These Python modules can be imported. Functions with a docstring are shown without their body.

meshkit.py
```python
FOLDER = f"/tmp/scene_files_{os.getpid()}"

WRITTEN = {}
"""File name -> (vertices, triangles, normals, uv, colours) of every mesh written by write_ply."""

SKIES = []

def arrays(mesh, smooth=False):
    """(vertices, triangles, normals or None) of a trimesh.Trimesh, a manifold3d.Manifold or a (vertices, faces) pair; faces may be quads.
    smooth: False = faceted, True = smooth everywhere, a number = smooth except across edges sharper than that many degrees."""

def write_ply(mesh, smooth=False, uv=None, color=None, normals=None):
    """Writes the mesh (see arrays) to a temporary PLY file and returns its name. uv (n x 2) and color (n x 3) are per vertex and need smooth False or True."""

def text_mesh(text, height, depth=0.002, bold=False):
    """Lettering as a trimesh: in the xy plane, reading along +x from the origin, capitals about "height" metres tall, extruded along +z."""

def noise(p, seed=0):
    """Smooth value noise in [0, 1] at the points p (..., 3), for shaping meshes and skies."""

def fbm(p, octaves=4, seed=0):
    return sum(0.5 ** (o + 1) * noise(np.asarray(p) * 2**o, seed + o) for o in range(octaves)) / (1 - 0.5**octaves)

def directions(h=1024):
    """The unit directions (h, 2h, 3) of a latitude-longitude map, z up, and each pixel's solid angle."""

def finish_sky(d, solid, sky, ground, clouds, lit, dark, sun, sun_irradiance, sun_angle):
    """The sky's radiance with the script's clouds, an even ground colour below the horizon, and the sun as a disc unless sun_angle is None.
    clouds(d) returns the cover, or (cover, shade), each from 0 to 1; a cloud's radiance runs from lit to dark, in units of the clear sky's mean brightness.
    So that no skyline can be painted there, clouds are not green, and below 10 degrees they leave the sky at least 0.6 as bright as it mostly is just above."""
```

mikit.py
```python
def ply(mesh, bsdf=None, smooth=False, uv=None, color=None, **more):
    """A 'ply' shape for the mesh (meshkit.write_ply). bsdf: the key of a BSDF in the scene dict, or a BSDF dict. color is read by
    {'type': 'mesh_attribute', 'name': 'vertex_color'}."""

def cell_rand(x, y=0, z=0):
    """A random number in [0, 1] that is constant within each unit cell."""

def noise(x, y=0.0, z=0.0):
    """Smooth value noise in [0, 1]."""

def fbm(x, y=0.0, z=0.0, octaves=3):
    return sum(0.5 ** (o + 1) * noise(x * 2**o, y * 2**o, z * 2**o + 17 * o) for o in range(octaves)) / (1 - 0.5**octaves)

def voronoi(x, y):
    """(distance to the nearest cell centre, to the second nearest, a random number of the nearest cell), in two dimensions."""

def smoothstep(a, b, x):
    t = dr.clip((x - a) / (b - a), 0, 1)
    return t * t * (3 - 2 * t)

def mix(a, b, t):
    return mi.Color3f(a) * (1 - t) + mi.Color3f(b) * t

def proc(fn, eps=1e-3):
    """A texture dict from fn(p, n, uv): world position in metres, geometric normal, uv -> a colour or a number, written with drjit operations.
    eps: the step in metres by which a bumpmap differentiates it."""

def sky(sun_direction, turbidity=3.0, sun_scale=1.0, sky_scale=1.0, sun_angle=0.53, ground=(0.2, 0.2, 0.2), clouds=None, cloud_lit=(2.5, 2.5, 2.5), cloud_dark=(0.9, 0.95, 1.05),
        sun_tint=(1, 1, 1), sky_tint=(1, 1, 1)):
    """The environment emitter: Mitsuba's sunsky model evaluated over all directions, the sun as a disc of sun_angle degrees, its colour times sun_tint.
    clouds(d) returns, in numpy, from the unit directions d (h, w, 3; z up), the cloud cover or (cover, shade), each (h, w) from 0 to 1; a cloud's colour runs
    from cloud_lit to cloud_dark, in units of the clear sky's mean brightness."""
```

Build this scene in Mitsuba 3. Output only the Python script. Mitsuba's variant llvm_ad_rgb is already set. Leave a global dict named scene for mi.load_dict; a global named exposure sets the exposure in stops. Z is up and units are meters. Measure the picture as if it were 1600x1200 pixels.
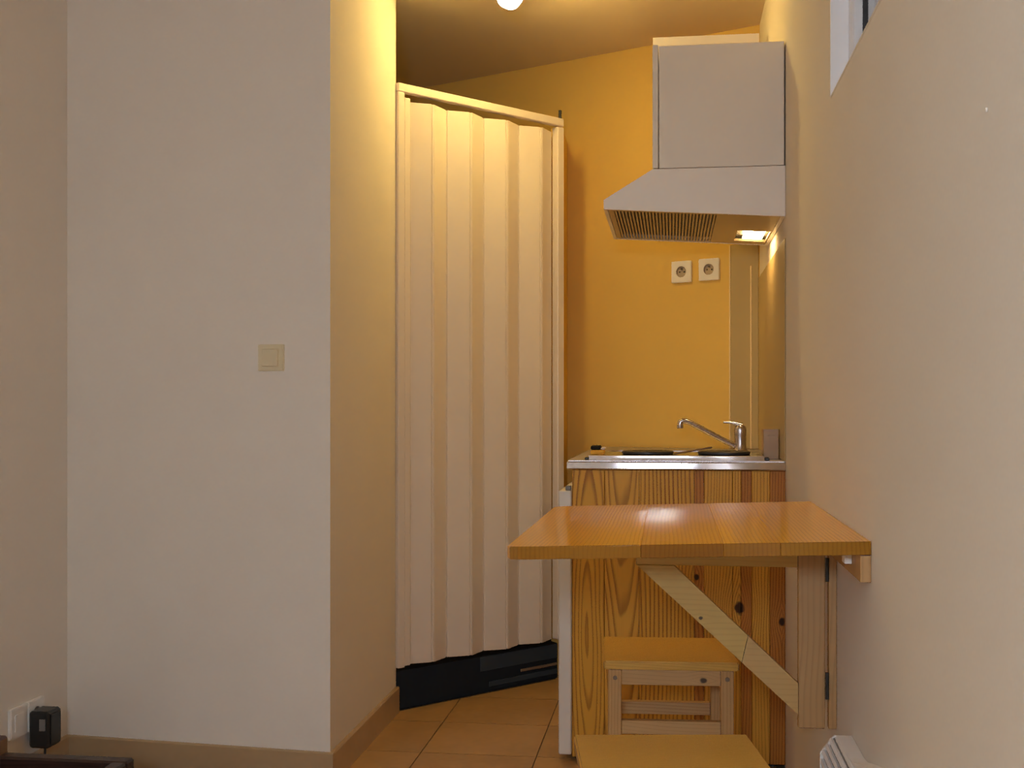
import math
import numpy as np
import trimesh
import drjit as dr
import mitsuba as mi
from shapely.geometry import Polygon, Point
import shapely
import mikit
import meshkit

T = mi.ScalarTransform4f
scene, labels = {}, {}

# ------------------------------------------------------------------ camera, lights, exposure
F_PX = 1850.0
yaw = math.atan(250.0 / F_PX)
scene['camera'] = {
    'type': 'perspective', 'fov_axis': 'x', 'fov': math.degrees(2 * math.atan(800.0 / F_PX)),
    'to_world': T().look_at(origin=[0, 0, 1.0], target=[-math.sin(yaw), math.cos(yaw), 1.0], up=[0, 0, 1]),
    'principal_point_offset_x': 0.0, 'principal_point_offset_y': -40.0 / 1200.0,
    'near_clip': 0.01, 'far_clip': 50.0,
}
exposure = 0.0
BULB_RADIANCE = (370.0, 262.0, 80.0)       # warm bulb on the kitchenette ceiling
HOOD_RADIANCE = (30.0, 19.5, 7.5)         # lamp under the cooker hood
UNSEEN_GLOBE_RADIANCE = (83.0, 102.0, 128.0)     # unseen globe lamp behind the camera, in place of a flash; lights near walls

# ------------------------------------------------------------------ helpers
def rgb(c):
    return {'type': 'rgb', 'value': [float(x) for x in c]}


def mat(key, d):
    scene[key] = {'type': 'twosided', 'bsdf': d}
    return key


def join(*ms):
    flat = []
    for m in ms:
        flat += m if isinstance(m, (list, tuple)) else [m]
    return trimesh.util.concatenate(flat)


def box(x0, x1, y0, y1, z0, z1, c=0.0):
    """A box with all its edges chamfered by c."""
    lo, hi = np.array([x0, y0, z0], float), np.array([x1, y1, z1], float)
    if c <= 0:
        m = trimesh.creation.box(extents=hi - lo)
        m.apply_translation((lo + hi) / 2)
        return m
    pts = []
    for sx in (0, 1):
        for sy in (0, 1):
            for sz in (0, 1):
                s = np.array([sx, sy, sz])
                p = np.where(s == 1, hi, lo)
                inw = np.where(s == 1, -c, c)
                for k in range(3):
                    q = p + inw
                    q[k] = p[k]
                    pts.append(q)
    return trimesh.convex.convex_hull(np.array(pts))


def extrude(poly, z0, z1):
    m = trimesh.creation.extrude_polygon(Polygon(poly) if not isinstance(poly, Polygon) else poly, z1 - z0)
    m.apply_translation([0, 0, z0])
    return m


def prism_y(profile, y0, y1):
    """A profile given in (x, z), extruded along y."""
    m = trimesh.creation.extrude_polygon(Polygon(profile) if not isinstance(profile, Polygon) else profile, y1 - y0)
    v = m.vertices.copy()
    m.vertices = np.column_stack([v[:, 0], y1 - v[:, 2], v[:, 1]])
    m.fix_normals()
    return m


def prism_x(profile, x0, x1):
    """A profile given in (y, z), extruded along x."""
    m = trimesh.creation.extrude_polygon(Polygon(profile) if not isinstance(profile, Polygon) else profile, x1 - x0)
    v = m.vertices.copy()
    m.vertices = np.column_stack([v[:, 2] + x0, v[:, 0], v[:, 1]])
    m.fix_normals()
    return m


def lathe(profile, at=(0, 0, 0), n=40):
    m = trimesh.creation.revolve(np.array(profile, float), sections=n)
    m.fix_normals()
    m.apply_translation(at)
    return m


def tube(points, radius, n=14):
    """A round bar along a polyline with closed ends; radius may vary."""
    p = np.asarray(points, float)
    r = np.broadcast_to(radius, (len(p),))
    t = np.gradient(p, axis=0)
    t /= np.linalg.norm(t, axis=1, keepdims=True)
    ref = np.array([0, 0, 1.0]) if abs(t[0][2]) < 0.9 else np.array([1.0, 0, 0])
    vs = []
    for i in range(len(p)):
        a = np.cross(t[i], ref)
        a /= np.linalg.norm(a)
        b = np.cross(t[i], a)
        ang = np.arange(n) * 2 * math.pi / n
        vs.append(p[i] + r[i] * (np.cos(ang)[:, None] * a + np.sin(ang)[:, None] * b))
    v = np.vstack(vs + [p[:1], p[-1:]])
    f = []
    for i in range(len(p) - 1):
        for j in range(n):
            k = (j + 1) % n
            f += [[i * n + j, i * n + k, (i + 1) * n + k], [i * n + j, (i + 1) * n + k, (i + 1) * n + j]]
    e = len(p) * n
    for j in range(n):
        k = (j + 1) % n
        f += [[e, k, j], [e + 1, (len(p) - 1) * n + j, (len(p) - 1) * n + k]]
    m = trimesh.Trimesh(v, f, process=False)
    m.fix_normals()
    return m


def rotz(m, deg, about=(0, 0, 0)):
    m = m.copy()
    m.apply_transform(trimesh.transformations.rotation_matrix(math.radians(deg), [0, 0, 1], about))
    return m


def key_for(name):
    if name not in scene and name not in labels:
        return name
    k = 1
    while f'{name}_{k:03d}' in scene or f'{name}_{k:03d}' in labels:
        k += 1
    return f'{name}_{k:03d}'


def add(name, mesh, bsdf, smooth=False, label=None, **more):
    key = key_for(name)
    scene[key] = mikit.ply(mesh, bsdf, smooth, **more)
    if label:
        labels[key] = {'label': label}
    return key


def thing(name, label, category, group=None):
    key = key_for(name)
    labels[key] = {'label': label, 'category': category}
    if group:
        labels[key]['group'] = group
    return key


def structure(key):
    labels[key] = {**labels.get(key, {}), 'kind': 'structure'}
    return key


def frame(origin, xdir, normal):
    """4x4: local x along xdir, local z along the outward normal, local y up."""
    x, z = np.array(xdir, float), np.array(normal, float)
    x /= np.linalg.norm(x)
    z /= np.linalg.norm(z)
    y = np.cross(z, x)
    m = np.eye(4)
    m[:3, 0], m[:3, 1], m[:3, 2], m[:3, 3] = x, y, z, origin
    return m


def placed(m, M):
    m = m.copy()
    m.apply_transform(M)
    return m

# ------------------------------------------------------------------ materials
def col(c, k=1.0):
    return [float(x) * k for x in c]


def paint(key, c, amount=0.05, scale=3.0):
    def fn(p, n, uv):
        t = mikit.fbm(p.x * scale, p.y * scale, p.z * scale, 3)
        s = mikit.noise(p.x * 220, p.y * 220, p.z * 220)
        return mikit.mix(col(c, 1 - amount), col(c, 1 + amount * 0.6), t * 0.75 + s * 0.25)
    return mat(key, {'type': 'diffuse', 'reflectance': mikit.proc(fn)})


CREAM = (0.78, 0.72, 0.635)
paint('paint_cream', CREAM)
paint('paint_yellow', (0.74, 0.495, 0.135), 0.04)
paint('paint_ceiling', (0.74, 0.62, 0.44), 0.04)


def plain(key, c, rough=0.5, spec=0.5, **more):
    return mat(key, {'type': 'principled', 'base_color': rgb(c), 'roughness': rough, 'specular': spec, **more})


plain('white_melamine', (0.72, 0.66, 0.57), 0.42)
plain('white_enamel', (0.78, 0.72, 0.64), 0.35)
plain('white_plastic', (0.80, 0.77, 0.71), 0.4)
plain('heater_white', (0.82, 0.80, 0.77), 0.65, 0.2)
plain('ivory_plastic', (0.70, 0.60, 0.40), 0.42)
plain('pvc_cream', (0.76, 0.66, 0.54), 0.42)
plain('window_pvc', (0.80, 0.80, 0.82), 0.35)
plain('gasket', (0.03, 0.03, 0.035), 0.6)
plain('black_plastic', (0.010, 0.011, 0.012), 0.35)
plain('black_iron', (0.02, 0.018, 0.016), 0.5)
plain('hood_metal', (0.40, 0.29, 0.155), 0.4)
plain('grey_plastic', (0.16, 0.15, 0.14), 0.5)
plain('socket_hole', (0.03, 0.022, 0.015), 0.7)
plain('hotplate_black', (0.025, 0.023, 0.022), 0.45)
plain('sponge_yellow', (0.80, 0.42, 0.06), 0.95, 0.1)
plain('scourer_black', (0.018, 0.016, 0.013), 0.95, 0.1)
plain('paper_white', (0.78, 0.66, 0.58), 0.9, 0.1)
plain('spatula_brown', (0.16, 0.075, 0.025), 0.5)
plain('splash_panel', (0.43, 0.32, 0.15), 0.5, 0.3)
plain('splash_trim', (0.78, 0.60, 0.32), 0.3, 0.6)
plain('jar_brown', (0.40, 0.23, 0.095), 0.3)
plain('wood_peg', (0.20, 0.13, 0.08), 0.6)
plain('grout_tan', (0.16, 0.105, 0.06), 0.9, 0.1)
plain('mat_navy', (0.012, 0.017, 0.024), 0.7, 0.2)
plain('mat_blue', (0.035, 0.048, 0.060), 0.6, 0.2)
plain('lamp_metal', (0.55, 0.48, 0.38), 0.35, metallic=0.0)
mat('steel', {'type': 'roughconductor', 'material': 'Cr', 'distribution': 'ggx', 'alpha': 0.20})
mat('steel_polished', {'type': 'roughconductor', 'material': 'Cr', 'distribution': 'beckmann', 'alpha': 0.010})
mat('chrome', {'type': 'roughconductor', 'material': 'Cr', 'distribution': 'ggx', 'alpha': 0.04})
scene['pane_glass'] = {'type': 'thindielectric', 'int_ior': 1.5}


def tile_mat(key, base):
    def fn(p, n, uv):
        t = mikit.fbm(p.x * 9, p.y * 9, p.z * 9, 4)
        s = mikit.fbm(p.x * 60, p.y * 60, p.z * 60, 2)
        return mikit.mix(col(base, 0.86), col(base, 1.12), t * 0.7 + s * 0.3)
    return mat(key, {'type': 'principled', 'base_color': mikit.proc(fn), 'roughness': 0.32, 'specular': 0.45})


tile_mat('tile_tan', (0.42, 0.24, 0.085))
tile_mat('tile_tan_b', (0.39, 0.22, 0.078))
tile_mat('tile_skirting', (0.42, 0.285, 0.155))


END_GRAIN = (0.50, 0.46, 0.95)           # cut ends drink the varnish and come out darker


def wood(key, light, dark, axis, ring=110.0, warp=1.0, rough=0.42, knots=(), seed=0.0, streak=0.35, spec=0.5, coat=0.0, heart=(0.6, 0.0, 0.03)):
    """Timber whose grain runs along the given world axis; knots are (a, b, radius) in the plane of the face (x, z) or (x, y);
    heart = (across, along, k): the centre of the ring pattern, k > 0 closing the rings into arches."""
    def fn(p, n, uv):
        if axis == 'z':
            l, u, w = p.z, p.x, p.y
        elif axis == 'y':
            l, u, w = p.y, p.x, p.z
        else:
            l, u, w = p.x, p.z + p.y * 0.8, p.y * 0.2
        bend = mi.Float(0)
        kd = mi.Float(0)
        for (a, b, r) in knots:
            da, db = p.x - a, (p.z - b if axis != 'y' else p.y - b)
            if axis == 'x':
                d2 = dr.square(da * 0.8) + dr.square(db)
            else:
                d2 = dr.square(da) + dr.square(db * 0.75)
            d = dr.sqrt(d2)
            bend += r * 1.6 * dr.exp(-d2 / (r * r * 9)) * dr.select((da if axis != 'x' else db) > 0, 1.0, -1.0)
            kd = dr.maximum(kd, 1 - mikit.smoothstep(r * 0.55, r * 1.05, d + 0.25 * r * (mikit.noise(p.x * 160, p.z * 160, p.y * 160) - 0.5)))
        q = u - heart[0] + 0.018 * warp * (mikit.fbm(l * 2.3 + seed, u * 5 + seed, w * 3, 3) - 0.5) * 2 - bend
        rr = dr.sqrt(dr.square(q) + dr.square((l - heart[1]) * heart[2]) + 0.00004) * ring + 0.6 * mikit.noise(u * 60, l * 3 + seed, w * 20)
        ph = rr - dr.floor(rr)
        late = mikit.smoothstep(0.40, 0.85, ph) * (1 - mikit.smoothstep(0.88, 1.0, ph))
        amp = 0.65 + 0.35 * mikit.noise(u * 22 + seed, l * 1.5, w * 20)
        fine = mikit.noise(u * 900, l * 18, w * 900)
        blotch = mikit.fbm(u * 8 + seed, l * 2, w * 8, 2)
        t = dr.clip(streak * 1.6 * late * amp + 0.30 * (fine - 0.5) * streak + 0.5 * (blotch - 0.5), 0, 1)
        c = mikit.mix(col(light), col(dark), t)
        end = dr.select(dr.abs(n.x if axis == 'x' else n.y if axis == 'y' else n.z) > 0.7, 1.0, 0.0)
        c = mikit.mix(c, mi.Color3f(c) * mi.Color3f(*END_GRAIN), end)
        return mikit.mix(c, col(dark, 0.16), kd)
    return mat(key, {'type': 'principled', 'base_color': mikit.proc(fn), 'roughness': rough, 'specular': spec, 'clearcoat': coat, 'clearcoat_gloss': 0.97})


PINE_KNOTS = ((0.186, 0.446, 0.016), (0.303, 0.41, 0.010), (0.068, 0.53, 0.008))
wood('pine_a', (0.67, 0.335, 0.036), (0.27, 0.080, 0.006), 'z', 88, 1.0, knots=PINE_KNOTS, spec=0.2, seed=1.0, streak=0.62, heart=(-0.232, 0.36, 0.085))
wood('pine_b', (0.69, 0.35, 0.045), (0.32, 0.11, 0.010), 'z', 115, 0.7, knots=PINE_KNOTS, spec=0.2, seed=5.0, streak=0.55, heart=(-0.14, 1.5, 0.06))
wood('pine_c', (0.48, 0.185, 0.028), (0.24, 0.07, 0.006), 'z', 130, 0.6, knots=PINE_KNOTS, spec=0.2, seed=9.0, streak=0.6, heart=(0.1, 1.2, 0.05))
wood('table_a', (0.60, 0.27, 0.012), (0.38, 0.14, 0.005), 'y', 140, 0.5, rough=0.13, seed=2.0, streak=0.34, spec=0.3)
wood('table_b', (0.50, 0.205, 0.009), (0.33, 0.115, 0.004), 'y', 140, 0.5, rough=0.13, seed=7.0, streak=0.34, spec=0.3)
wood('table_c', (0.63, 0.30, 0.015), (0.41, 0.16, 0.008), 'y', 140, 0.5, rough=0.13, seed=12.0, streak=0.34, spec=0.3)
wood('brace_wood', (0.55, 0.355, 0.095), (0.40, 0.22, 0.045), 'x', 90, 0.8, rough=0.55, knots=((0.055, 0.595, 0.004),), seed=3.0, streak=0.18)
wood('upright_wood', (0.44, 0.25, 0.095), (0.29, 0.14, 0.045), 'z', 90, 1.1, rough=0.5, seed=8.0, streak=0.3)
wood('stool_seat_wood', (0.63, 0.355, 0.065), (0.45, 0.21, 0.03), 'x', 150, 0.8, rough=0.33, seed=4.0, streak=0.3)
wood('stool_leg_wood', (0.50, 0.28, 0.10), (0.33, 0.15, 0.04), 'z', 120, 0.8, rough=0.42, seed=6.0, streak=0.32)
wood('stool_rail_wood', (0.50, 0.29, 0.11), (0.33, 0.155, 0.045), 'x', 120, 0.8, rough=0.42, knots=((0.068, 0.408, 0.0075),), seed=11.0, streak=0.32)
wood('mahogany', (0.030, 0.010, 0.006), (0.012, 0.004, 0.003), 'x', 90, 0.8, rough=0.4, seed=13.0, streak=0.4)
wood('brown_post_wood', (0.16, 0.08, 0.03), (0.08, 0.035, 0.012), 'z', 90, 0.8, rough=0.4, seed=15.0, streak=0.4)


# ------------------------------------------------------------------ the room
XW = 0.313            # face of the right wall
XL = -1.69            # face of the left wall
XR = -0.905           # face of the return wall
CEIL = 2.386
YR = -3.6             # unseen rear wall, set far back to weaken bounced light
A, B = np.array([0.313, 4.346]), np.array([-0.943, 4.946])      # the oblique yellow wall
bd = (B - A) / np.linalg.norm(B - A)
bn = np.array([-bd[1], bd[0]])                                   # points into the room
if bn[1] > 0:
    bn = -bn


def back_y(x):
    return A[1] + (x - A[0]) * (B[1] - A[1]) / (B[0] - A[0])


# floor: screed, then the tiles as parts
floor = add('floor', box(XL - 0.1, XW + 0.12, YR - 0.1, 5.6, -0.12, -0.004), 'grout_tan')
structure(floor)
TS, GAP = 0.339, 0.0035
tx = [-0.387 + TS * k for k in range(-5, 4)]
ty = [3.388 + TS * k for k in range(-6, 5)]
for i in range(len(tx) - 1):
    for j in range(len(ty) - 1):
        x0, x1 = max(tx[i] + GAP / 2, XL + 0.002), min(tx[i + 1] - GAP / 2, XW - 0.002)
        y0, y1 = ty[j] + GAP / 2, ty[j + 1] - GAP / 2
        if x1 - x0 < 0.03:
            continue
        if x1 < XR + 0.06 and y1 > 3.09:
            continue                                   # under the partition and behind it
        p = Polygon([(x0, y0), (x1, y0), (x1, y1), (x0, y1)])
        room = Polygon([(XL, YR), (XW, YR), (XW, A[1]), (-0.43, back_y(-0.43)), (-0.43, 4.375), (-0.42, 4.385), (-0.893, 3.848), (XR, 3.83), (XR, 3.066), (XL, 3.135)])
        p = p.intersection(room.buffer(-0.001))
        if p.is_empty or p.geom_type != 'Polygon' or p.area < 0.0015:
            continue
        m = extrude(p, -0.004, 0.0)
        add('floor__tile', m, ('tile_tan', 'tile_tan_b')[(i * 7 + j * 3) % 2])
# the rest of the floor, towards the room behind the camera, in one finish
tail = add('floor__tiled_field', box(XL, XW, YR, ty[0] - GAP / 2, -0.004, 0.0), 'tile_tan')

structure(add('ceiling', box(XL - 0.1, XW + 0.12, YR - 0.1, 5.6, CEIL, CEIL + 0.1), 'paint_ceiling'))

# right wall with the window opening
WY0, WY1, WZ0, WZ1 = 1.45, 2.42, 1.618, 2.22
wt = 0.16
structure(add('wall_right', join(
    box(XW, XW + wt, YR, WY0, 0, CEIL), box(XW, XW + wt, WY1, 4.9, 0, CEIL),
    box(XW, XW + wt, WY0, WY1, 0, WZ0), box(XW, XW + wt, WY0, WY1, WZ1, CEIL)), 'paint_cream'))
structure(add('wall_left', box(XL - 0.1, XL, YR, 5.6, 0, CEIL), 'paint_cream'))
structure(add('wall_rear', box(XL - 0.1, XW + 0.12, YR - 0.1, YR, 0, CEIL), 'paint_cream'))
structure(add('wall_front', extrude([(XL, 3.14), (XR, 3.07), (XR, 3.15), (XL, 3.22)], 0, CEIL), 'paint_cream'))
structure(add('wall_return', box(XR - 0.08, XR, 3.1501, 3.83, 0, CEIL), 'paint_cream'))
e0, e1 = A - bd * 0.0, A + bd * 2.3
structure(add('wall_back', extrude([tuple(e0), tuple(e1), tuple(e1 - bn * 0.1), tuple(e0 - bn * 0.1)], 0, CEIL), 'paint_yellow'))
# short partition between the folding door's end post and the yellow wall
structure(add('wall_partition', extrude([(-0.452, 4.45), (-0.412, 4.45), (-0.412, back_y(-0.412)), (-0.452, back_y(-0.452))], 0, 2.06), 'paint_yellow'))

# skirtings
BH, BT = 0.085, 0.012


def skirting(key, p0, p1, side):
    p0, p1 = np.array(p0, float), np.array(p1, float)
    d = (p1 - p0) / np.linalg.norm(p1 - p0)
    n = np.array([-d[1], d[0]]) * side
    prof = [(0, 0), (BT, 0), (BT, BH - 0.004), (BT - 0.004, BH), (0, BH)]
    m = trimesh.creation.extrude_polygon(Polygon(prof), np.linalg.norm(p1 - p0))
    v = m.vertices.copy()
    xy = p0 + v[:, :1] * n + v[:, 2:] * d
    m.vertices = np.column_stack([xy, v[:, 1]])
    m.fix_normals()
    structure(add(key, m, 'tile_skirting'))


skirting('baseboard_front', (XL, 3.14), (XR + BT, 3.069), -1)
skirting('baseboard_return', (XR, 3.07), (XR, 3.83), -1)
skirting('baseboard_left', (XL, YR), (XL, 3.128), -1)

# window, high in the right wall
win = 'window_1'
labels[win] = {'kind': 'structure', 'label': 'white plastic framed window set high in the right wall'}
fx0, fx1, fw = 0.347, 0.392, 0.055
fr = [box(fx0, fx1, WY1 - fw, WY1, WZ0, WZ1, 0.004), box(fx0, fx1, WY0, WY0 + fw, WZ0, WZ1, 0.004),
      box(fx0, fx1, WY0 + fw, WY1 - fw, WZ0, WZ0 + fw, 0.004), box(fx0, fx1, WY0 + fw, WY1 - fw, WZ1 - fw, WZ1, 0.004)]
add(win + '__frame', join(fr), 'window_pvc')
iy0, iy1, iz0, iz1 = WY0 + fw, WY1 - fw, WZ0 + fw, WZ1 - fw
add(win + '__gasket', join([box(0.366, 0.376, iy1 - 0.006, iy1, iz0, iz1), box(0.366, 0.376, iy0, iy0 + 0.006, iz0, iz1),
                            box(0.366, 0.376, iy0, iy1, iz0, iz0 + 0.006), box(0.366, 0.376, iy0, iy1, iz1 - 0.006, iz1)]), 'gasket')
pane = trimesh.Trimesh([[0.371, iy0, iz0], [0.371, iy1, iz0], [0.371, iy1, iz1], [0.371, iy0, iz1]], [[0, 1, 2], [0, 2, 3]], process=False)
add(win + '__pane', pane, 'pane_glass')
add(win + '__jamb_lining', box(XW - 0.0015, fx0, WY1 - 0.008, WY1 - 0.0002, WZ0 + 0.004, WZ1, 0.001), 'window_pvc')
add(win + '__sill', box(XW - 0.001, fx0, WY0 + 0.001, WY1 - 0.009, WZ0 + 0.0002, WZ0 + 0.006, 0.001), 'paint_cream')

# ------------------------------------------------------------------ folding door
D0, D1 = np.array([-0.893, 3.836]), np.array([-0.42, 4.375])
dd = (D1 - D0) / np.linalg.norm(D1 - D0)
dn = np.array([dd[1], -dd[0]])                    # towards the room
LD = float(np.linalg.norm(D1 - D0))


def dpt(s, o):
    q = D0 + dd * s + dn * o
    return (float(q[0]), float(q[1]))


def dbox(s0, s1, o0, o1, z0, z1, c=0.0):
    m = box(s0, s1, -o1, -o0, z0, z1, c)
    v = m.vertices
    xy = D0 + v[:, :1] * dd - v[:, 1:2] * dn
    m.vertices = np.column_stack([xy, v[:, 2]])
    m.fix_normals()
    return m


door = thing('folding_door', 'cream plastic accordion folding door hung between the cream wall corner and the yellow wall', 'folding door')
ZD0, ZD1 = 0.15, 2.028
add(door + '__top_rail', dbox(-0.015, LD + 0.022, -0.011, 0.012, 2.050, 2.080, 0.003), 'pvc_cream')
P, AMP, S0 = 0.0825, 0.0170, 0.040
for k in range(8):
    a0, a1 = (AMP, -AMP) if k % 2 else (-AMP, AMP)
    q0, q1 = np.array(dpt(S0 + P * k, a0)), np.array(dpt(S0 + P * (k + 1), a1))
    d = (q1 - q0) / np.linalg.norm(q1 - q0)
    n = np.array([-d[1], d[0]])
    g = 0.0035
    h = 0.0035
    # rounded long edges, a shallow bead beside each hinge
    a, b = q0 + d * g, q1 - d * g
    w = np.linalg.norm(b - a)
    outline = [(0, -h * 0.4), (0.003, -h), (w - 0.003, -h), (w, -h * 0.4), (w, h * 0.4), (w - 0.003, h), (0.003, h), (0, h * 0.4)]
    poly = [tuple(a + d * u + n * t) for u, t in outline]
    pk = add(door + '__panel', extrude(poly, ZD0, ZD1), 'pvc_cream')
    if k < 7:
        c0 = np.array(dpt(S0 + P * (k + 1), a1))
        strip = trimesh.creation.cylinder(0.0032, ZD1 - ZD0 - 0.004, sections=10)
        strip.apply_translation([c0[0], c0[1], (ZD0 + ZD1) / 2])
        add(door + '__hinge_strip', strip, 'pvc_cream', 40)
add(door + '__wall_jamb', join([dbox(-0.015, 0.012, -0.016, 0.012, ZD0 - 0.004, 2.0495, 0.002), dbox(0.0125, 0.037, -0.010, 0.009, ZD0, 2.035, 0.002)]), 'pvc_cream')
add(door + '__lead_post', dbox(0.7035, 0.7370, -0.017, 0.015, ZD0, 2.046, 0.003), 'pvc_cream')
peg = trimesh.creation.cylinder(0.0055, 0.032, sections=12)
pp = dpt(LD + 0.012, 0.0)
peg.apply_translation([pp[0], pp[1], 2.080 + 0.016])
add(door + '__peg', peg, 'black_iron', 40, label='small black peg on the end of the rail')

# raised shower step behind and below the door
SO = -0.022
step = [dpt(-0.02, SO), dpt(LD + 0.018, SO), (-0.4535, 4.445), (-0.4535, back_y(-0.4535) - 0.002), (-1.688, back_y(-1.688) - 0.002), (-1.688, 3.3), (-0.99, 3.3), (-0.99, 3.75)]
st = thing('shower_step', 'dark navy raised step behind the gap under the folding door', 'step')
add(st + '__base', extrude(step, 0.0, 0.128), 'mat_navy')
add(st + '__trim', dbox(0.55, LD + 0.014, SO, SO + 0.006, 0.048, 0.058, 0.002), 'wood_peg', label='narrow brown trim strip')
add(st + '__tread_edge', dbox(0.36, LD + 0.014, SO, SO + 0.005, 0.075, 0.127, 0.002), 'mat_blue')
add(st + '__kick_strip', dbox(0.40, LD + 0.014, SO, SO + 0.005, 0.016, 0.036, 0.002), 'mat_blue')

# ------------------------------------------------------------------ kitchenette
base = thing('kitchen_base_cabinet', 'knotty pine base cabinet under the steel sink top, beside the folding door', 'cabinet')
px = [-0.282, -0.19, -0.092, 0.062, 0.089, 0.168, 0.191, 0.221, 0.270, 0.3125]
pm = ['pine_a', 'pine_b', 'pine_a', 'pine_c', 'pine_b', 'pine_b', 'pine_c', 'pine_b', 'pine_c']
for k in range(len(px) - 1):
    add(base + '__plank', box(px[k] + 0.0004, px[k + 1] - 0.0004, 3.362, 3.380, 0.012, 0.829, 0.001), pm[k])
add(base + '__carcass', join(extrude([(-0.275, 3.3805), (0.312, 3.3805), (0.312, 4.335), (-0.275, back_y(-0.275) - 0.01)], 0.05, 0.068), box(-0.275, 0.312, 3.3805, 3.398, 0.068, 0.828), box(0.296, 0.312, 3.398, 4.335, 0.068, 0.70)), 'white_melamine')
add(base + '__door', box(-0.319, -0.2825, 3.345, 3.94, 0.022, 0.770, 0.003), 'white_melamine', label='white door with its near edge showing')
add(base + '__door', box(-0.319, -0.2825, 3.945, 4.50, 0.022, 0.770, 0.003), 'white_melamine')
add(base + '__hinge', box(-0.300, -0.2835, 3.350, 3.362, 0.7705, 0.784, 0.002), 'grey_plastic')
for fx, fy in ((-0.262, 3.40), (0.28, 3.40), (-0.262, 4.52), (0.28, 4.30)):
    add(base + '__foot', trimesh.creation.cylinder(0.014, 0.0495, sections=16, transform=trimesh.transformations.translation_matrix([fx, fy, 0.0248])), 'black_plastic', 40)

# stainless worktop with the sink bowl
top = thing('sink_worktop', 'shiny stainless steel kitchenette worktop on the pine cabinet', 'sink')
outer = Polygon([(-0.295, 3.348), (0.3125, 3.348), (0.3125, 4.338), (-0.295, back_y(-0.295) - 0.012)])
bowl = shapely.box(-0.17, 3.82, 0.13, 4.14).buffer(0.04)
rim = extrude(outer.buffer(-0.004).difference(bowl), 0.848, 0.8565)
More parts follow.
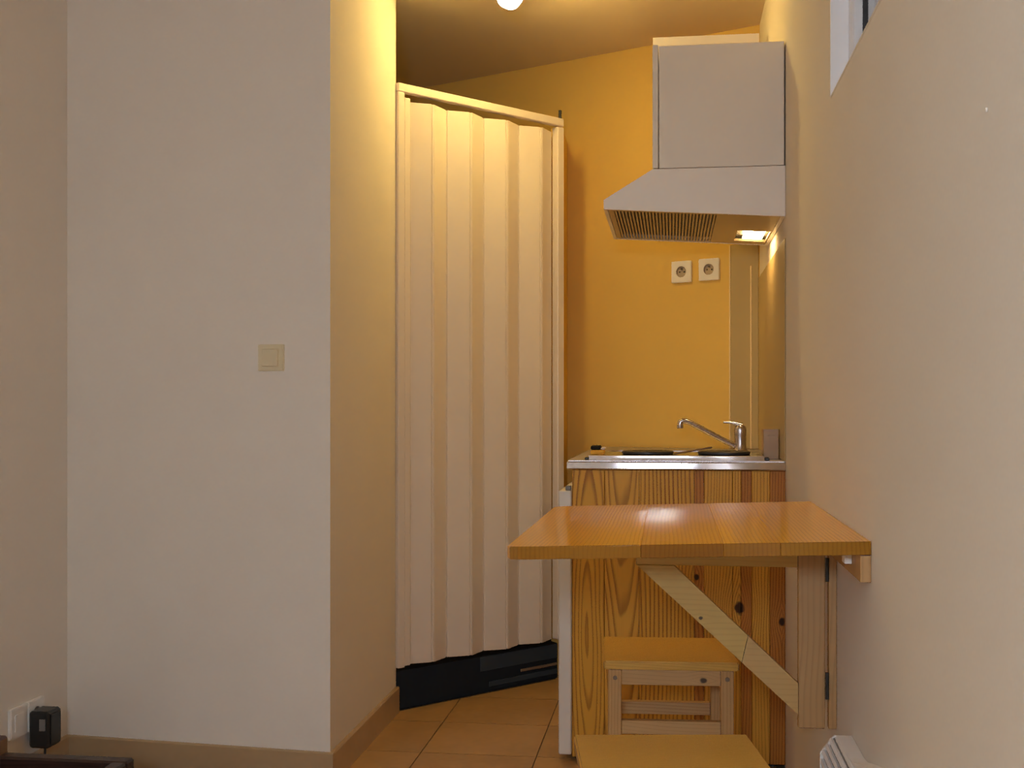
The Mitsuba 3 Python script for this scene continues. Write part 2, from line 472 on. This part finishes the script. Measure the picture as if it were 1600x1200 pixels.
# folded front edge, its face leaning back a little
nose = [(3.3495, 0.8315), (3.3480, 0.8335), (3.34925, 0.8500), (3.3505, 0.8525), (3.353, 0.8535), (3.40, 0.8535), (3.40, 0.8300), (3.352, 0.8300)]
nose_m = prism_x(nose, -0.2955, 0.3125)
side = box(-0.2965, -0.285, 3.37, back_y(-0.295) - 0.02, 0.831, 0.856, 0.003)
add(top + '__rim', join(rim, side), 'steel', 30)
add(top + '__front_edge', nose_m, 'steel_polished')
bo = bowl.buffer(0.0)
bi = bowl.buffer(-0.004)
bm = join(extrude(bo.difference(bi), 0.72, 0.8485), extrude(bo, 0.716, 0.72))
add(top + '__bowl', bm, 'steel', 30)

hob = thing('electric_hob', 'steel two plate electric hob set into the near end of the worktop', 'hob')
hp = prism_x([(3.3720, 0.8567), (3.37209, 0.8630), (3.37258, 0.8690), (3.3740, 0.8705), (3.66, 0.8705), (3.66, 0.8567)], -0.235, 0.256)
add(hob + '__plate', hp, 'steel_polished')
for cx in (-0.070, 0.149):
    r = 0.075
    add(hob + '__hotplate', lathe([(0, 0), (r - 0.004, 0), (r, 0.002), (r, 0.0075), (r - 0.003, 0.0095), (r - 0.02, 0.0095), (r - 0.024, 0.0085), (0.02, 0.0085), (0.018, 0.007), (0, 0.007)],
                                 (cx, 3.475, 0.8706)), 'hotplate_black', 35)
add(hob + '__clip', box(-0.247, -0.2355, 3.378, 3.40, 0.8567, 0.864, 0.002), 'black_plastic')
add(hob + '__clip', box(0.2565, 0.270, 3.378, 3.40, 0.8567, 0.866, 0.002), 'black_plastic')

# mixer tap
tap = thing('mixer_tap', 'chrome single lever mixer tap with a long rising spout behind the hob', 'tap')
tc = (0.222, 3.95)
add(tap + '__body', lathe([(0, 0), (0.026, 0), (0.027, 0.006), (0.021, 0.012), (0.0185, 0.03), (0.0185, 0.058), (0.0195, 0.060), (0.0195, 0.076), (0.018, 0.086), (0.012, 0.092), (0, 0.093)], (tc[0], tc[1], 0.857), 36), 'chrome', 40)
lv = [(tc[0] + 0.004, tc[1], 0.946), (tc[0] - 0.014, tc[1] - 0.001, 0.953), (tc[0] - 0.032, tc[1] - 0.002, 0.9575), (tc[0] - 0.055, tc[1] - 0.003, 0.9585)]
add(tap + '__lever', tube(lv, [0.012, 0.0075, 0.005, 0.0035], 14), 'chrome', 40)
sp = [(0.210, 3.950, 0.878), (0.192, 3.949, 0.887), (0.160, 3.945, 0.904), (0.120, 3.940, 0.925), (0.085, 3.935, 0.944), (0.062, 3.932, 0.956), (0.047, 3.930, 0.962), (0.036, 3.929, 0.9635), (0.028, 3.928, 0.960), (0.0265, 3.928, 0.950)]
add(tap + '__spout', tube(sp, [0.0085] * 7 + [0.009, 0.0095, 0.010], 16), 'chrome', 40)
add(tap + '__aerator', lathe([(0, 0), (0.0095, 0), (0.0105, 0.003), (0.0105, 0.011), (0, 0.011)], (0.0265, 3.928, 0.9385), 20), 'chrome', 40)

# small things on the worktop
sg = thing('scouring_sponge', 'small yellow sponge with a black scourer at the left end of the worktop', 'sponge')
add(sg + '__foam', box(-0.231, -0.193, 3.392, 3.45, 0.8707, 0.8845, 0.003), 'sponge_yellow')
add(sg + '__scourer', box(-0.231, -0.203, 3.392, 3.45, 0.8847, 0.8965, 0.003), 'scourer_black')
add(sg + '__label_strip', box(-0.2028, -0.190, 3.392, 3.45, 0.8847, 0.8915, 0.003), 'paper_white')

spt = thing('spatula', 'flat dark brown spatula propped on the hob between the hotplates', 'spatula')
ang = math.atan2(0.0135, 0.078)
add(spt + '__blade', join(box(-0.002, 0.052, -0.016, 0.016, 0, 0.004, 0.0015)).apply_transform(trimesh.transformations.translation_matrix([0.008, 3.44, 0.8712]) @ trimesh.transformations.rotation_matrix(-ang, [0, 1, 0])), 'spatula_brown')
add(spt + '__handle', box(0.0522, 0.108, -0.006, 0.006, 0, 0.0045, 0.0015).apply_transform(trimesh.transformations.translation_matrix([0.008, 3.44, 0.8712]) @ trimesh.transformations.rotation_matrix(-ang, [0, 1, 0])), 'spatula_brown')

jar = thing('spice_jar', 'small square brown jar in the corner of the worktop against the right wall', 'jar')
add(jar + '__body', extrude(shapely.box(0.2655, 3.502, 0.3035, 3.546).buffer(0.004), 0.8567, 0.925), 'jar_brown', 30)
add(jar + '__lid', extrude(shapely.box(0.265, 3.5015, 0.3040, 3.5465).buffer(0.0045), 0.9252, 0.943), 'jar_brown', 30)

# splashback: one panel on the right wall, a narrow one on the yellow wall, pale edge trims
spb = thing('splashback', 'glossy tan splashback panels in the corner above the worktop', 'splashback')
add(spb + '__panel', box(XW - 0.004, XW - 0.0003, 3.352, 4.338, 0.858, 1.475, 0.0008), 'splash_panel')
Mb = frame([A[0], A[1], 0], [-bd[0], -bd[1], 0], [bn[0], bn[1], 0])
def on_back(s0, s1, o0, o1, z0, z1, c=0.0):
    """A box on the yellow wall: s metres from the right corner, o metres off the wall."""
    m = box(s0, s1, o0, o1, z0, z1, c)
    v = m.vertices
    xy = A + v[:, :1] * bd + v[:, 1:2] * bn
    m.vertices = np.column_stack([xy, v[:, 2]])
    m.fix_normals()
    return m
add(spb + '__panel', on_back(0.004, 0.110, 0.0003, 0.004, 0.858, 1.60, 0.0008), 'splash_panel')
add(spb + '__trim', on_back(0.110, 0.116, 0.0003, 0.006, 0.858, 1.60, 0.001), 'splash_trim')
add(spb + '__trim', on_back(0.028, 0.034, 0.0042, 0.007, 0.858, 1.52, 0.001), 'splash_trim')

# cooker hood
hood = thing('cooker_hood', 'white wedge shaped cooker hood with a lit lamp, under the wall cabinet', 'cooker hood')
HY0, HY1 = 3.36, 3.955
zb = lambda x: 1.537 + (XW - x) / (XW + 0.192) * 0.031
shell = [(XW - 0.001, 1.537), (-0.192, 1.568), (-0.192, 1.594), (-0.054, 1.6775), (XW - 0.001, 1.6775)]
inner = [(XW - 0.012, 1.530), (-0.182, 1.560), (-0.180, 1.586), (-0.050, 1.666), (XW - 0.012, 1.666)]
sh = Polygon(shell)
full = prism_y(shell, HY0, HY1)
hole = prism_y(inner, HY0 + 0.010, HY1 - 0.010)
try:
    body = trimesh.boolean.difference([full, hole], engine='manifold')
except Exception:
    body = full
add(hood + '__shell', body, 'white_enamel')


def under(x0, x1, y0, y1, d0, d1, c=0.0):
    """A box hugging the slanted underside: d metres above it."""
    m = box(x0, x1, y0, y1, d0, d1, c)
    v = m.vertices.copy()
    v[:, 2] += 1.537 + (XW - v[:, 0]) / (XW + 0.192) * 0.031
    m.vertices = v
    return m


gx0, gx1 = -0.165, 0.125
slats = []
ns = 30
for k in range(ns):
    x = gx0 + (gx1 - gx0) * (k + 0.5) / ns
    slats.append(under(x - 0.0026, x + 0.0026, HY0 + 0.03, HY1 - 0.03, 0.002, 0.009))
add(hood + '__grille', join(slats), 'hood_metal')
labels[hood + '__grille'] = {'label': 'fine slotted grille', 'kind': 'stuff'}
add(hood + '__filter_backing', under(gx0 - 0.014, XW - 0.014, HY0 + 0.012, HY1 - 0.012, 0.018, 0.022), 'grey_plastic')
add(hood + '__base_panel', join([under(-0.180, gx0, HY0 + 0.011, HY1 - 0.011, 0.001, 0.008), under(gx1, 0.198, HY0 + 0.011, HY1 - 0.011, 0.001, 0.008), under(0.296, XW - 0.013, HY0 + 0.011, HY1 - 0.011, 0.001, 0.008),
                                 under(gx0, gx1, HY0 + 0.011, HY0 + 0.03, 0.001, 0.008), under(gx0, gx1, HY1 - 0.03, HY1 - 0.011, 0.001, 0.008),
                                 under(0.198, 0.296, HY0 + 0.011, 3.66, 0.001, 0.008), under(0.198, 0.296, 3.88, HY1 - 0.011, 0.001, 0.008)]), 'hood_metal')
lampm = under(0.222, 0.285, 3.68, 3.86, 0.004, 0.012, 0.003)
scene[hood + '__lamp_cover'] = {**mikit.ply(lampm, 'white_plastic'), 'emitter': {'type': 'area', 'radiance': rgb(HOOD_RADIANCE)}}
labels[hood + '__lamp_cover'] = {'label': 'glowing lamp cover'}

# wall cabinet on top of the hood
cab = thing('wall_cabinet', 'white box wall cabinet on top of the cooker hood', 'cabinet')
add(cab + '__body', box(-0.0365, XW - 0.004, 3.36, 3.955, 1.679, 2.024, 0.0015), 'white_melamine')
add(cab + '__door', box(-0.0545, -0.0385, 3.36, 3.955, 1.680, 2.028, 0.0015), 'white_melamine', label='door seen edge on')

# boxed in casing between the cabinet and the yellow wall, just under the ceiling
cas = [(-0.063, 3.962), (0.284, 3.962), (0.284, back_y(0.284) - 0.002), (-0.063, back_y(-0.063) - 0.002)]
k = add('boxed_casing', extrude(cas, 1.9, 2.236), 'white_melamine')
labels[k] = {'label': 'cream boxed casing showing just above the wall cabinet, below the ceiling', 'category': 'boxing'}

# sockets on the yellow wall
def wall_socket(name, M, label, mats=('white_plastic',), group=None):
    """A French socket; M puts its centre on the wall, local z off the wall, local y up."""
    t = thing(name, label, 'socket', group)
    sq = shapely.box(-0.040, -0.040, 0.040, 0.040).buffer(-0.004).buffer(0.004)
    ring = sq.difference(Point(0, 0).buffer(0.0205, 24))
    plate = join(extrude(ring, 0.0005, 0.009), extrude(sq.buffer(-0.002).difference(Point(0, 0).buffer(0.0205, 24)), 0.009, 0.0105))
    add(t + '__plate', placed(plate, M), mats[0], 30)
    add(t + '__well', placed(join(extrude(Point(0, 0).buffer(0.0203, 24).difference(Point(0, 0).buffer(0.0195, 24)), 0.0005, 0.0102), extrude(Point(0, 0).buffer(0.0195, 24), 0.0005, 0.0022)), M), 'socket_well', 30)
    for s in (-1, 1):
        add(t + '__pin_hole', placed(extrude(Point(s * 0.0095, 0.0).buffer(0.0030, 10), 0.0022, 0.0030), M), 'socket_hole')
    add(t + '__earth_pin', placed(extrude(Point(0, 0.0105).buffer(0.0028, 10), 0.0022, 0.0095), M), 'brass_dark')
    return t


plain('socket_well', (0.42, 0.34, 0.24), 0.5)
plain('brass_dark', (0.06, 0.04, 0.02), 0.4)
up_n = [bn[0], bn[1], 0]
xd = [-bd[0], -bd[1], 0]
wall_socket('wall_socket', frame([0.038 + bn[0] * 0, 4.477, 1.515], xd, up_n), 'white wall socket on the yellow wall, the one nearer the folding door', group=None)
wall_socket('wall_socket', frame([0.138, 4.430, 1.517], xd, up_n), 'white wall socket on the yellow wall, the one nearer the tan splashback', group=None)

# light switch on the front wall
fd = np.array([XR - XL, 3.07 - 3.14])
fd /= np.linalg.norm(fd)
Ms = frame([-1.072, 3.0849, 1.140], [fd[0], fd[1], 0], [fd[1], -fd[0], 0])
sw = thing('light_switch', 'square ivory light switch on the front wall', 'light switch')
sqp = shapely.box(-0.037, -0.036, 0.037, 0.036)
add(sw + '__plate', placed(join(extrude(sqp.buffer(-0.003).buffer(0.003), 0.0004, 0.006), extrude(sqp.buffer(-0.0025), 0.006, 0.0085)), Ms), 'ivory_plastic', 30)
rkm = box(-0.0235, 0.0235, -0.0235, 0.0235, 0.0087, 0.0150, 0.001)
rkm.vertices[:, 2] += np.where(rkm.vertices[:, 2] > 0.011, (rkm.vertices[:, 0] * 0.10 - rkm.vertices[:, 1] * 0.06), 0)
add(sw + '__rocker', placed(rkm, Ms), 'ivory_plastic')

# ------------------------------------------------------------------ lamps
lamp = thing('ceiling_spotlight', 'lit bulb in a small fitting on the kitchenette ceiling', 'lamp')
bc = np.array([-0.520, 3.817, 2.336])
scene[lamp + '__bulb'] = {**mikit.ply(trimesh.creation.icosphere(3, 0.034).apply_translation(bc), 'white_plastic', True), 'emitter': {'type': 'area', 'radiance': rgb(BULB_RADIANCE)}}
aim = np.array([0.22, -0.55, -0.80])  # cup mostly out of view, aimed so the ceiling behind stays dark
aim /= np.linalg.norm(aim)
cup = lathe([(0.012, -0.040), (0.030, -0.036), (0.040, -0.020), (0.045, -0.010), (0.0435, -0.010), (0.0385, -0.019), (0.028, -0.034), (0.010, -0.0375)], n=32)
cup.apply_transform(trimesh.geometry.align_vectors([0, 0, 1], aim))
cup.apply_translation(bc)
add(lamp + '__reflector', cup, 'lamp_metal', 40)
add(lamp + '__stem', tube([bc - aim * 0.037, bc - aim * 0.042, [bc[0] - aim[0] * 0.045, bc[1] - aim[1] * 0.045, CEIL - 0.006]], 0.006, 10), 'lamp_metal', 40)
add(lamp + '__ceiling_plate', lathe([(0, 0), (0.03, 0), (0.032, 0.003), (0.032, 0.0078), (0, 0.0078)], (bc[0] - aim[0] * 0.045, bc[1] - aim[1] * 0.045, CEIL - 0.008), 24), 'lamp_metal', 40)

fl = thing('unseen_globe_lamp', 'unseen white globe lamp behind the viewpoint, standing in for a camera flash', 'lamp')
gc = np.array([-0.10, -0.75, 1.32])  # out of view, placed for the steel glint and neutral wall light
scene[fl + '__globe'] = {**mikit.ply(trimesh.creation.icosphere(3, 0.13).apply_translation(gc), 'white_plastic', True), 'emitter': {'type': 'area', 'radiance': rgb(UNSEEN_GLOBE_RADIANCE)}}
add(fl + '__pole', tube([[gc[0], gc[1], 0.022], [gc[0], gc[1], 0.6], [gc[0], gc[1], 1.188]], 0.011, 14), 'lamp_metal', 40)
add(fl + '__base', lathe([(0, 0), (0.14, 0), (0.142, 0.008), (0.13, 0.02), (0.02, 0.026), (0, 0.026)], (gc[0], gc[1], 0.0), 40), 'lamp_metal', 40)

# ------------------------------------------------------------------ fold-down table
tbl = thing('wall_table', 'honey coloured fold down wall table on a triangular bracket, in front of the cabinet', 'table')
droop = math.radians(1.75)
hx, hz = XW - 0.0008, 0.7915
Rt = trimesh.transformations.rotation_matrix(-droop, [0, 1, 0], [hx, 0, hz])
bx = [-0.2725, -0.051, 0.082, 0.172, hx]
bmats = ['table_a', 'table_b', 'table_a', 'table_c']
for k in range(4):
    x0, x1 = bx[k] + 0.0001, bx[k + 1] - 0.0001
    c = 0.0006
    if k == 0:          # rounded outer corners
        pl = Polygon([(x0 + 0.02, 1.933), (x1, 1.933), (x1, 2.759), (x0 + 0.02, 2.759), (x0 + 0.006, 2.753), (x0, 2.739), (x0, 1.953), (x0 + 0.006, 1.939)])
        m = join(extrude(pl.buffer(-0.0015), hz - 0.0215, hz), extrude(pl, hz - 0.020, hz - 0.0015))
    else:
        m = box(x0, x1, 1.933, 2.759, hz - 0.0215, hz, c)
    m.apply_transform(Rt)
    add(tbl + '__top_board', m, bmats[k])
zt = lambda x: hz - 0.0215 - (hx - x) * math.tan(droop)
YB = 2.328
add(tbl + '__wall_cleat', box(0.296, XW - 0.0005, 1.934, 2.318, 0.7255, zt(0.296) - 0.0005, 0.001), 'upright_wood')
add(tbl + '__wall_cleat', box(0.296, XW - 0.0005, 2.352, 2.757, 0.7255, zt(0.296) - 0.0005, 0.001), 'upright_wood')
add(tbl + '__hinge', box(0.2835, 0.2955, 2.02, 2.05, 0.744, zt(0.2835) - 0.0006, 0.001), 'white_plastic', label='small white hinge plate under the top')
add(tbl + '__wall_batten', box(0.2975, XW - 0.0005, YB, YB + 0.022, 0.388, 0.7245, 0.001), 'upright_wood')
br = tbl + '__bracket'
add(br + '__upright', box(0.2405, 0.2905, YB, YB + 0.020, 0.388, 0.753, 0.0015), 'upright_wood')
add(br + '__arm', box(-0.070, 0.2400, YB, YB + 0.020, 0.6965, 0.7485, 0.0012), 'brace_wood')


# the diagonal: two lengths of pale batten, joined two thirds of the way down
q0, q1 = np.array([-0.068, 0.6960]), np.array([0.004, 0.6960])
q2, q3 = np.array([0.2400, 0.474]), np.array([0.2400, 0.414])
t1, t2 = 0.60, 0.655
a_, b_ = q0 + (q3 - q0) * t2, q1 + (q2 - q1) * t1
e_ = (q3 - q0) / np.linalg.norm(q3 - q0) * 0.0005
add(br + '__brace', prism_y([q0, q1, b_ - e_, a_ - e_], YB, YB + 0.020), 'brace_wood')
add(br + '__brace', prism_y([a_ + e_, b_ + e_, q2, q3], YB, YB + 0.020), 'brace_wood_b')
wood('brace_wood_b', (0.52, 0.32, 0.11), (0.38, 0.20, 0.055), 'x', 90, 0.8, rough=0.55, seed=21.0, streak=0.2)
for z0, z1 in ((0.671, 0.716), (0.446, 0.497)):
    hm = trimesh.creation.cylinder(0.0035, z1 - z0, sections=12)
    hm.apply_translation([0.2940, YB - 0.003, (z0 + z1) / 2])
    add(br + '__hinge', hm, 'black_iron', 40, label='black hinge')

# ------------------------------------------------------------------ stools
def stool(loc, deg, label):
    t = thing('stool', label, 'stool', None)
    M = trimesh.transformations.translation_matrix([loc[0], loc[1], 0]) @ trimesh.transformations.rotation_matrix(math.radians(deg), [0, 0, 1])
    W, Dp = 0.147, 0.140
    seat = Polygon([(-W, -Dp), (W, -Dp), (W, Dp), (-W, Dp)]).buffer(-0.006).buffer(0.006)
    sm = join(extrude(seat.buffer(-0.003), 0.431, 0.450), extrude(seat, 0.4335, 0.4465))
    add(t + '__seat', placed(sm, M), 'stool_seat_wood', 25)
    lw = 0.028
    X0, Y0 = 0.136, 0.132
    for sx in (-1, 1):
        for sy in (-1, 1):
            xa, xb = sorted((sx * X0, sx * (X0 - lw)))
            ya, yb = sorted((sy * Y0, sy * (Y0 - lw)))
            lk = add(t + '__leg', placed(box(xa, xb, ya, yb, 0.0, 0.4305, 0.0015), M), 'stool_leg_wood')
            if sy < 0:
                cap = trimesh.creation.cylinder(0.0048, 0.0016, sections=14, transform=trimesh.transformations.rotation_matrix(math.pi / 2, [1, 0, 0]))
                cap.apply_translation([sx * (X0 - lw / 2), -Y0 - 0.0009, 0.4115])
                add(lk + '__screw_cap', placed(cap, M), 'wood_peg', 40)
    xi = X0 - lw - 0.0004
    for sy in (-1, 1):
        ya, yb = sorted((sy * (Y0 - 0.001), sy * (Y0 - 0.019)))
        add(t + '__apron', placed(box(-xi, xi, ya, yb, 0.396, 0.4303, 0.001), M), 'stool_rail_wood')
        z0, z1 = (0.288, 0.318) if sy < 0 else (0.270, 0.300)
        add(t + '__stretcher', placed(box(-xi, xi, ya, yb, z0, z1, 0.001), M), 'stool_rail_wood')
    yi = Y0 - lw - 0.0004
    for sx in (-1, 1):
        xa, xb = sorted((sx * (X0 - 0.001), sx * (X0 - 0.019)))
        add(t + '__side_apron', placed(box(xa, xb, -yi, yi, 0.396, 0.4303, 0.001), M), 'stool_leg_wood')
        add(t + '__side_stretcher', placed(box(xa, xb, -yi, yi, 0.15, 0.18, 0.001), M), 'stool_leg_wood')


stool((-0.010, 2.745), 3.5, 'square pine stool pushed under the wall table, behind the diagonal bracket')
stool((0.0, 1.883), 8.0, 'square pine stool in front of the wall table, only its seat in view')

# ------------------------------------------------------------------ heater on the right wall
ht = thing('wall_heater', 'white wall heater with a slatted front, low on the right wall below the table', 'heater')
HYa, HYb = 1.42, 2.133
hb = prism_y([(XW - 0.001, 0.17), (0.268, 0.17), (0.264, 0.178), (0.264, 0.395), (0.2815, 0.4265), (0.2845, 0.429), (XW - 0.001, 0.429)], HYa, HYb)
add(ht + '__casing', hb, 'white_plastic')
# end cheeks proud of the grille
chk = [(0.2655, 0.172), (0.257, 0.178), (0.257, 0.399), (0.2772, 0.4255), (0.2830, 0.4305), (0.2855, 0.4292), (0.2640, 0.3945), (0.2640, 0.178)]
add(ht + '__end_cheek', prism_y(chk, HYb - 0.006, HYb), 'white_plastic')
add(ht + '__end_cheek', prism_y(chk, HYa, HYa + 0.006), 'white_plastic')
add(ht + '__grille_shade_sheet', prism_y([(0.2639, 0.182), (0.2632, 0.182), (0.2632, 0.3955), (0.2808, 0.4268), (0.2814, 0.4264), (0.2639, 0.395)], HYa + 0.0062, HYb - 0.0062), 'grey_plastic')  # dark sheet standing in for the shade between the slats
lou = []
for k in range(3):
    u0, u1 = k / 3 + 0.06, k / 3 + 0.24
    p0, p1 = np.array([0.264, 0.395]), np.array([0.2815, 0.4265])
    c0, c1 = p0 + (p1 - p0) * u0, p0 + (p1 - p0) * u1
    lou.append(prism_y([c0 + [0.0005, 0], c0 + [-0.0055, 0.003], c1 + [-0.0055, 0.003], c1 + [0.0005, 0]], HYa + 0.0065, HYb - 0.0065))
for k in range(13):
    z = 0.188 + k * 0.016
    lou.append(box(0.2580, 0.2645, HYa + 0.0065, HYb - 0.0065, z, z + 0.009))
lk = add(ht + '__grille', join(lou), 'heater_white')
labels[lk] = {'label': 'slatted front grille', 'kind': 'stuff'}
ctl = prism_x([(1.995, 0.4292), (1.96, 0.4335), (1.776, 0.478), (1.72, 0.484), (1.43, 0.484), (1.425, 0.4292)], 0.287, XW - 0.001)
add(ht + '__control_housing', ctl, 'white_plastic', label='raised control housing')

# white plug on the right wall
wp = lathe([(0, 0), (0.0024, 0), (0.0028, 0.0008), (0.002, 0.0018), (0, 0.0021)], n=16)
wp.apply_transform(trimesh.geometry.align_vectors([0, 0, 1], [-1, 0, 0]))
wp.apply_translation([XW - 0.0004, 1.238, 1.300])
k = add('wall_plug', wp, 'white_plastic', 40)
labels[k] = {'label': 'tiny white plug in the right wall, to the right of the window', 'category': 'wall plug'}

# ------------------------------------------------------------------ lower left corner: sockets, adapter, bed frame
ML = lambda y, z: frame([XL, y, z], [0, 1, 0], [1, 0, 0])
wall_socket('wall_socket', ML(2.962, 0.188), 'white wall socket low on the left wall, behind the black adapter')
bl = thing('cable_outlet', 'blank white outlet plate at the left edge, beside the black adapter', 'outlet')
sq = shapely.box(-0.040, -0.040, 0.040, 0.040).buffer(-0.004).buffer(0.004)
add(bl + '__plate', placed(join(extrude(sq, 0.0005, 0.008), extrude(sq.buffer(-0.003), 0.008, 0.0095)), ML(2.878, 0.188)), 'white_plastic', 30)
add(bl + '__insert', placed(extrude(shapely.box(-0.02, -0.02, 0.02, 0.02).buffer(0.002), 0.0095, 0.0115), ML(2.878, 0.188)), 'white_plastic', 30)
ad = thing('power_adapter', 'black plug in power adapter in the wall socket at the lower left', 'adapter')
add(ad + '__case', box(-1.679, -1.622, 2.918, 2.985, 0.108, 0.205, 0.006), 'black_plastic')
add(ad + '__face', box(-1.6218, -1.6195, 2.926, 2.977, 0.118, 0.196, 0.001), 'black_plastic')
add(ad + '__rating_label', box(-1.648, -1.631, 2.9165, 2.9178, 0.155, 0.186, 0.0003), 'grey_plastic', label='grey rating label')
cd = [(-1.65, 2.95, 0.107), (-1.65, 2.95, 0.09), (-1.653, 2.945, 0.06), (-1.658, 2.93, 0.02), (-1.660, 2.90, 0.0045), (-1.660, 2.80, 0.0045), (-1.655, 2.66, 0.0045)]
cu = np.array(cd)
add(ad + '__cable', tube(cu, 0.0032, 10), 'black_plastic', 40)

bed = thing('bed_frame', 'low dark mahogany bed frame at the lower left corner', 'bed')
BZ = 0.20
add(bed + '__foot_rail', box(-1.545, -1.226, 2.545, 2.585, 0.05, BZ, 0.005), 'mahogany')
add(bed + '__side_rail', box(-1.262, -1.226, 0.75, 2.5445, 0.05, BZ, 0.005), 'mahogany')
add(bed + '__side_rail', box(-1.60, -1.564, 0.75, 2.5445, 0.05, BZ, 0.005), 'mahogany')
add(bed + '__head_rail', box(-1.5635, -1.2625, 0.75, 0.786, 0.05, BZ, 0.005), 'mahogany')
for k in range(8):
    y0 = 0.80 + k * 0.218
    add(bed + '__slat', box(-1.5635, -1.2625, y0, y0 + 0.19, 0.150, 0.172, 0.003), 'mahogany')
for (x, y) in ((-1.262, 0.752), (-1.262, 2.505), (-1.60, 0.752)):
    add(bed + '__leg', box(x, x + 0.035, y, y + 0.035, 0.0, 0.0498, 0.002), 'mahogany')
add(bed + '__corner_post', box(-1.600, -1.5455, 2.545, 2.60, 0.0, 0.235, 0.005), 'brown_post_wood', label='brown corner post')
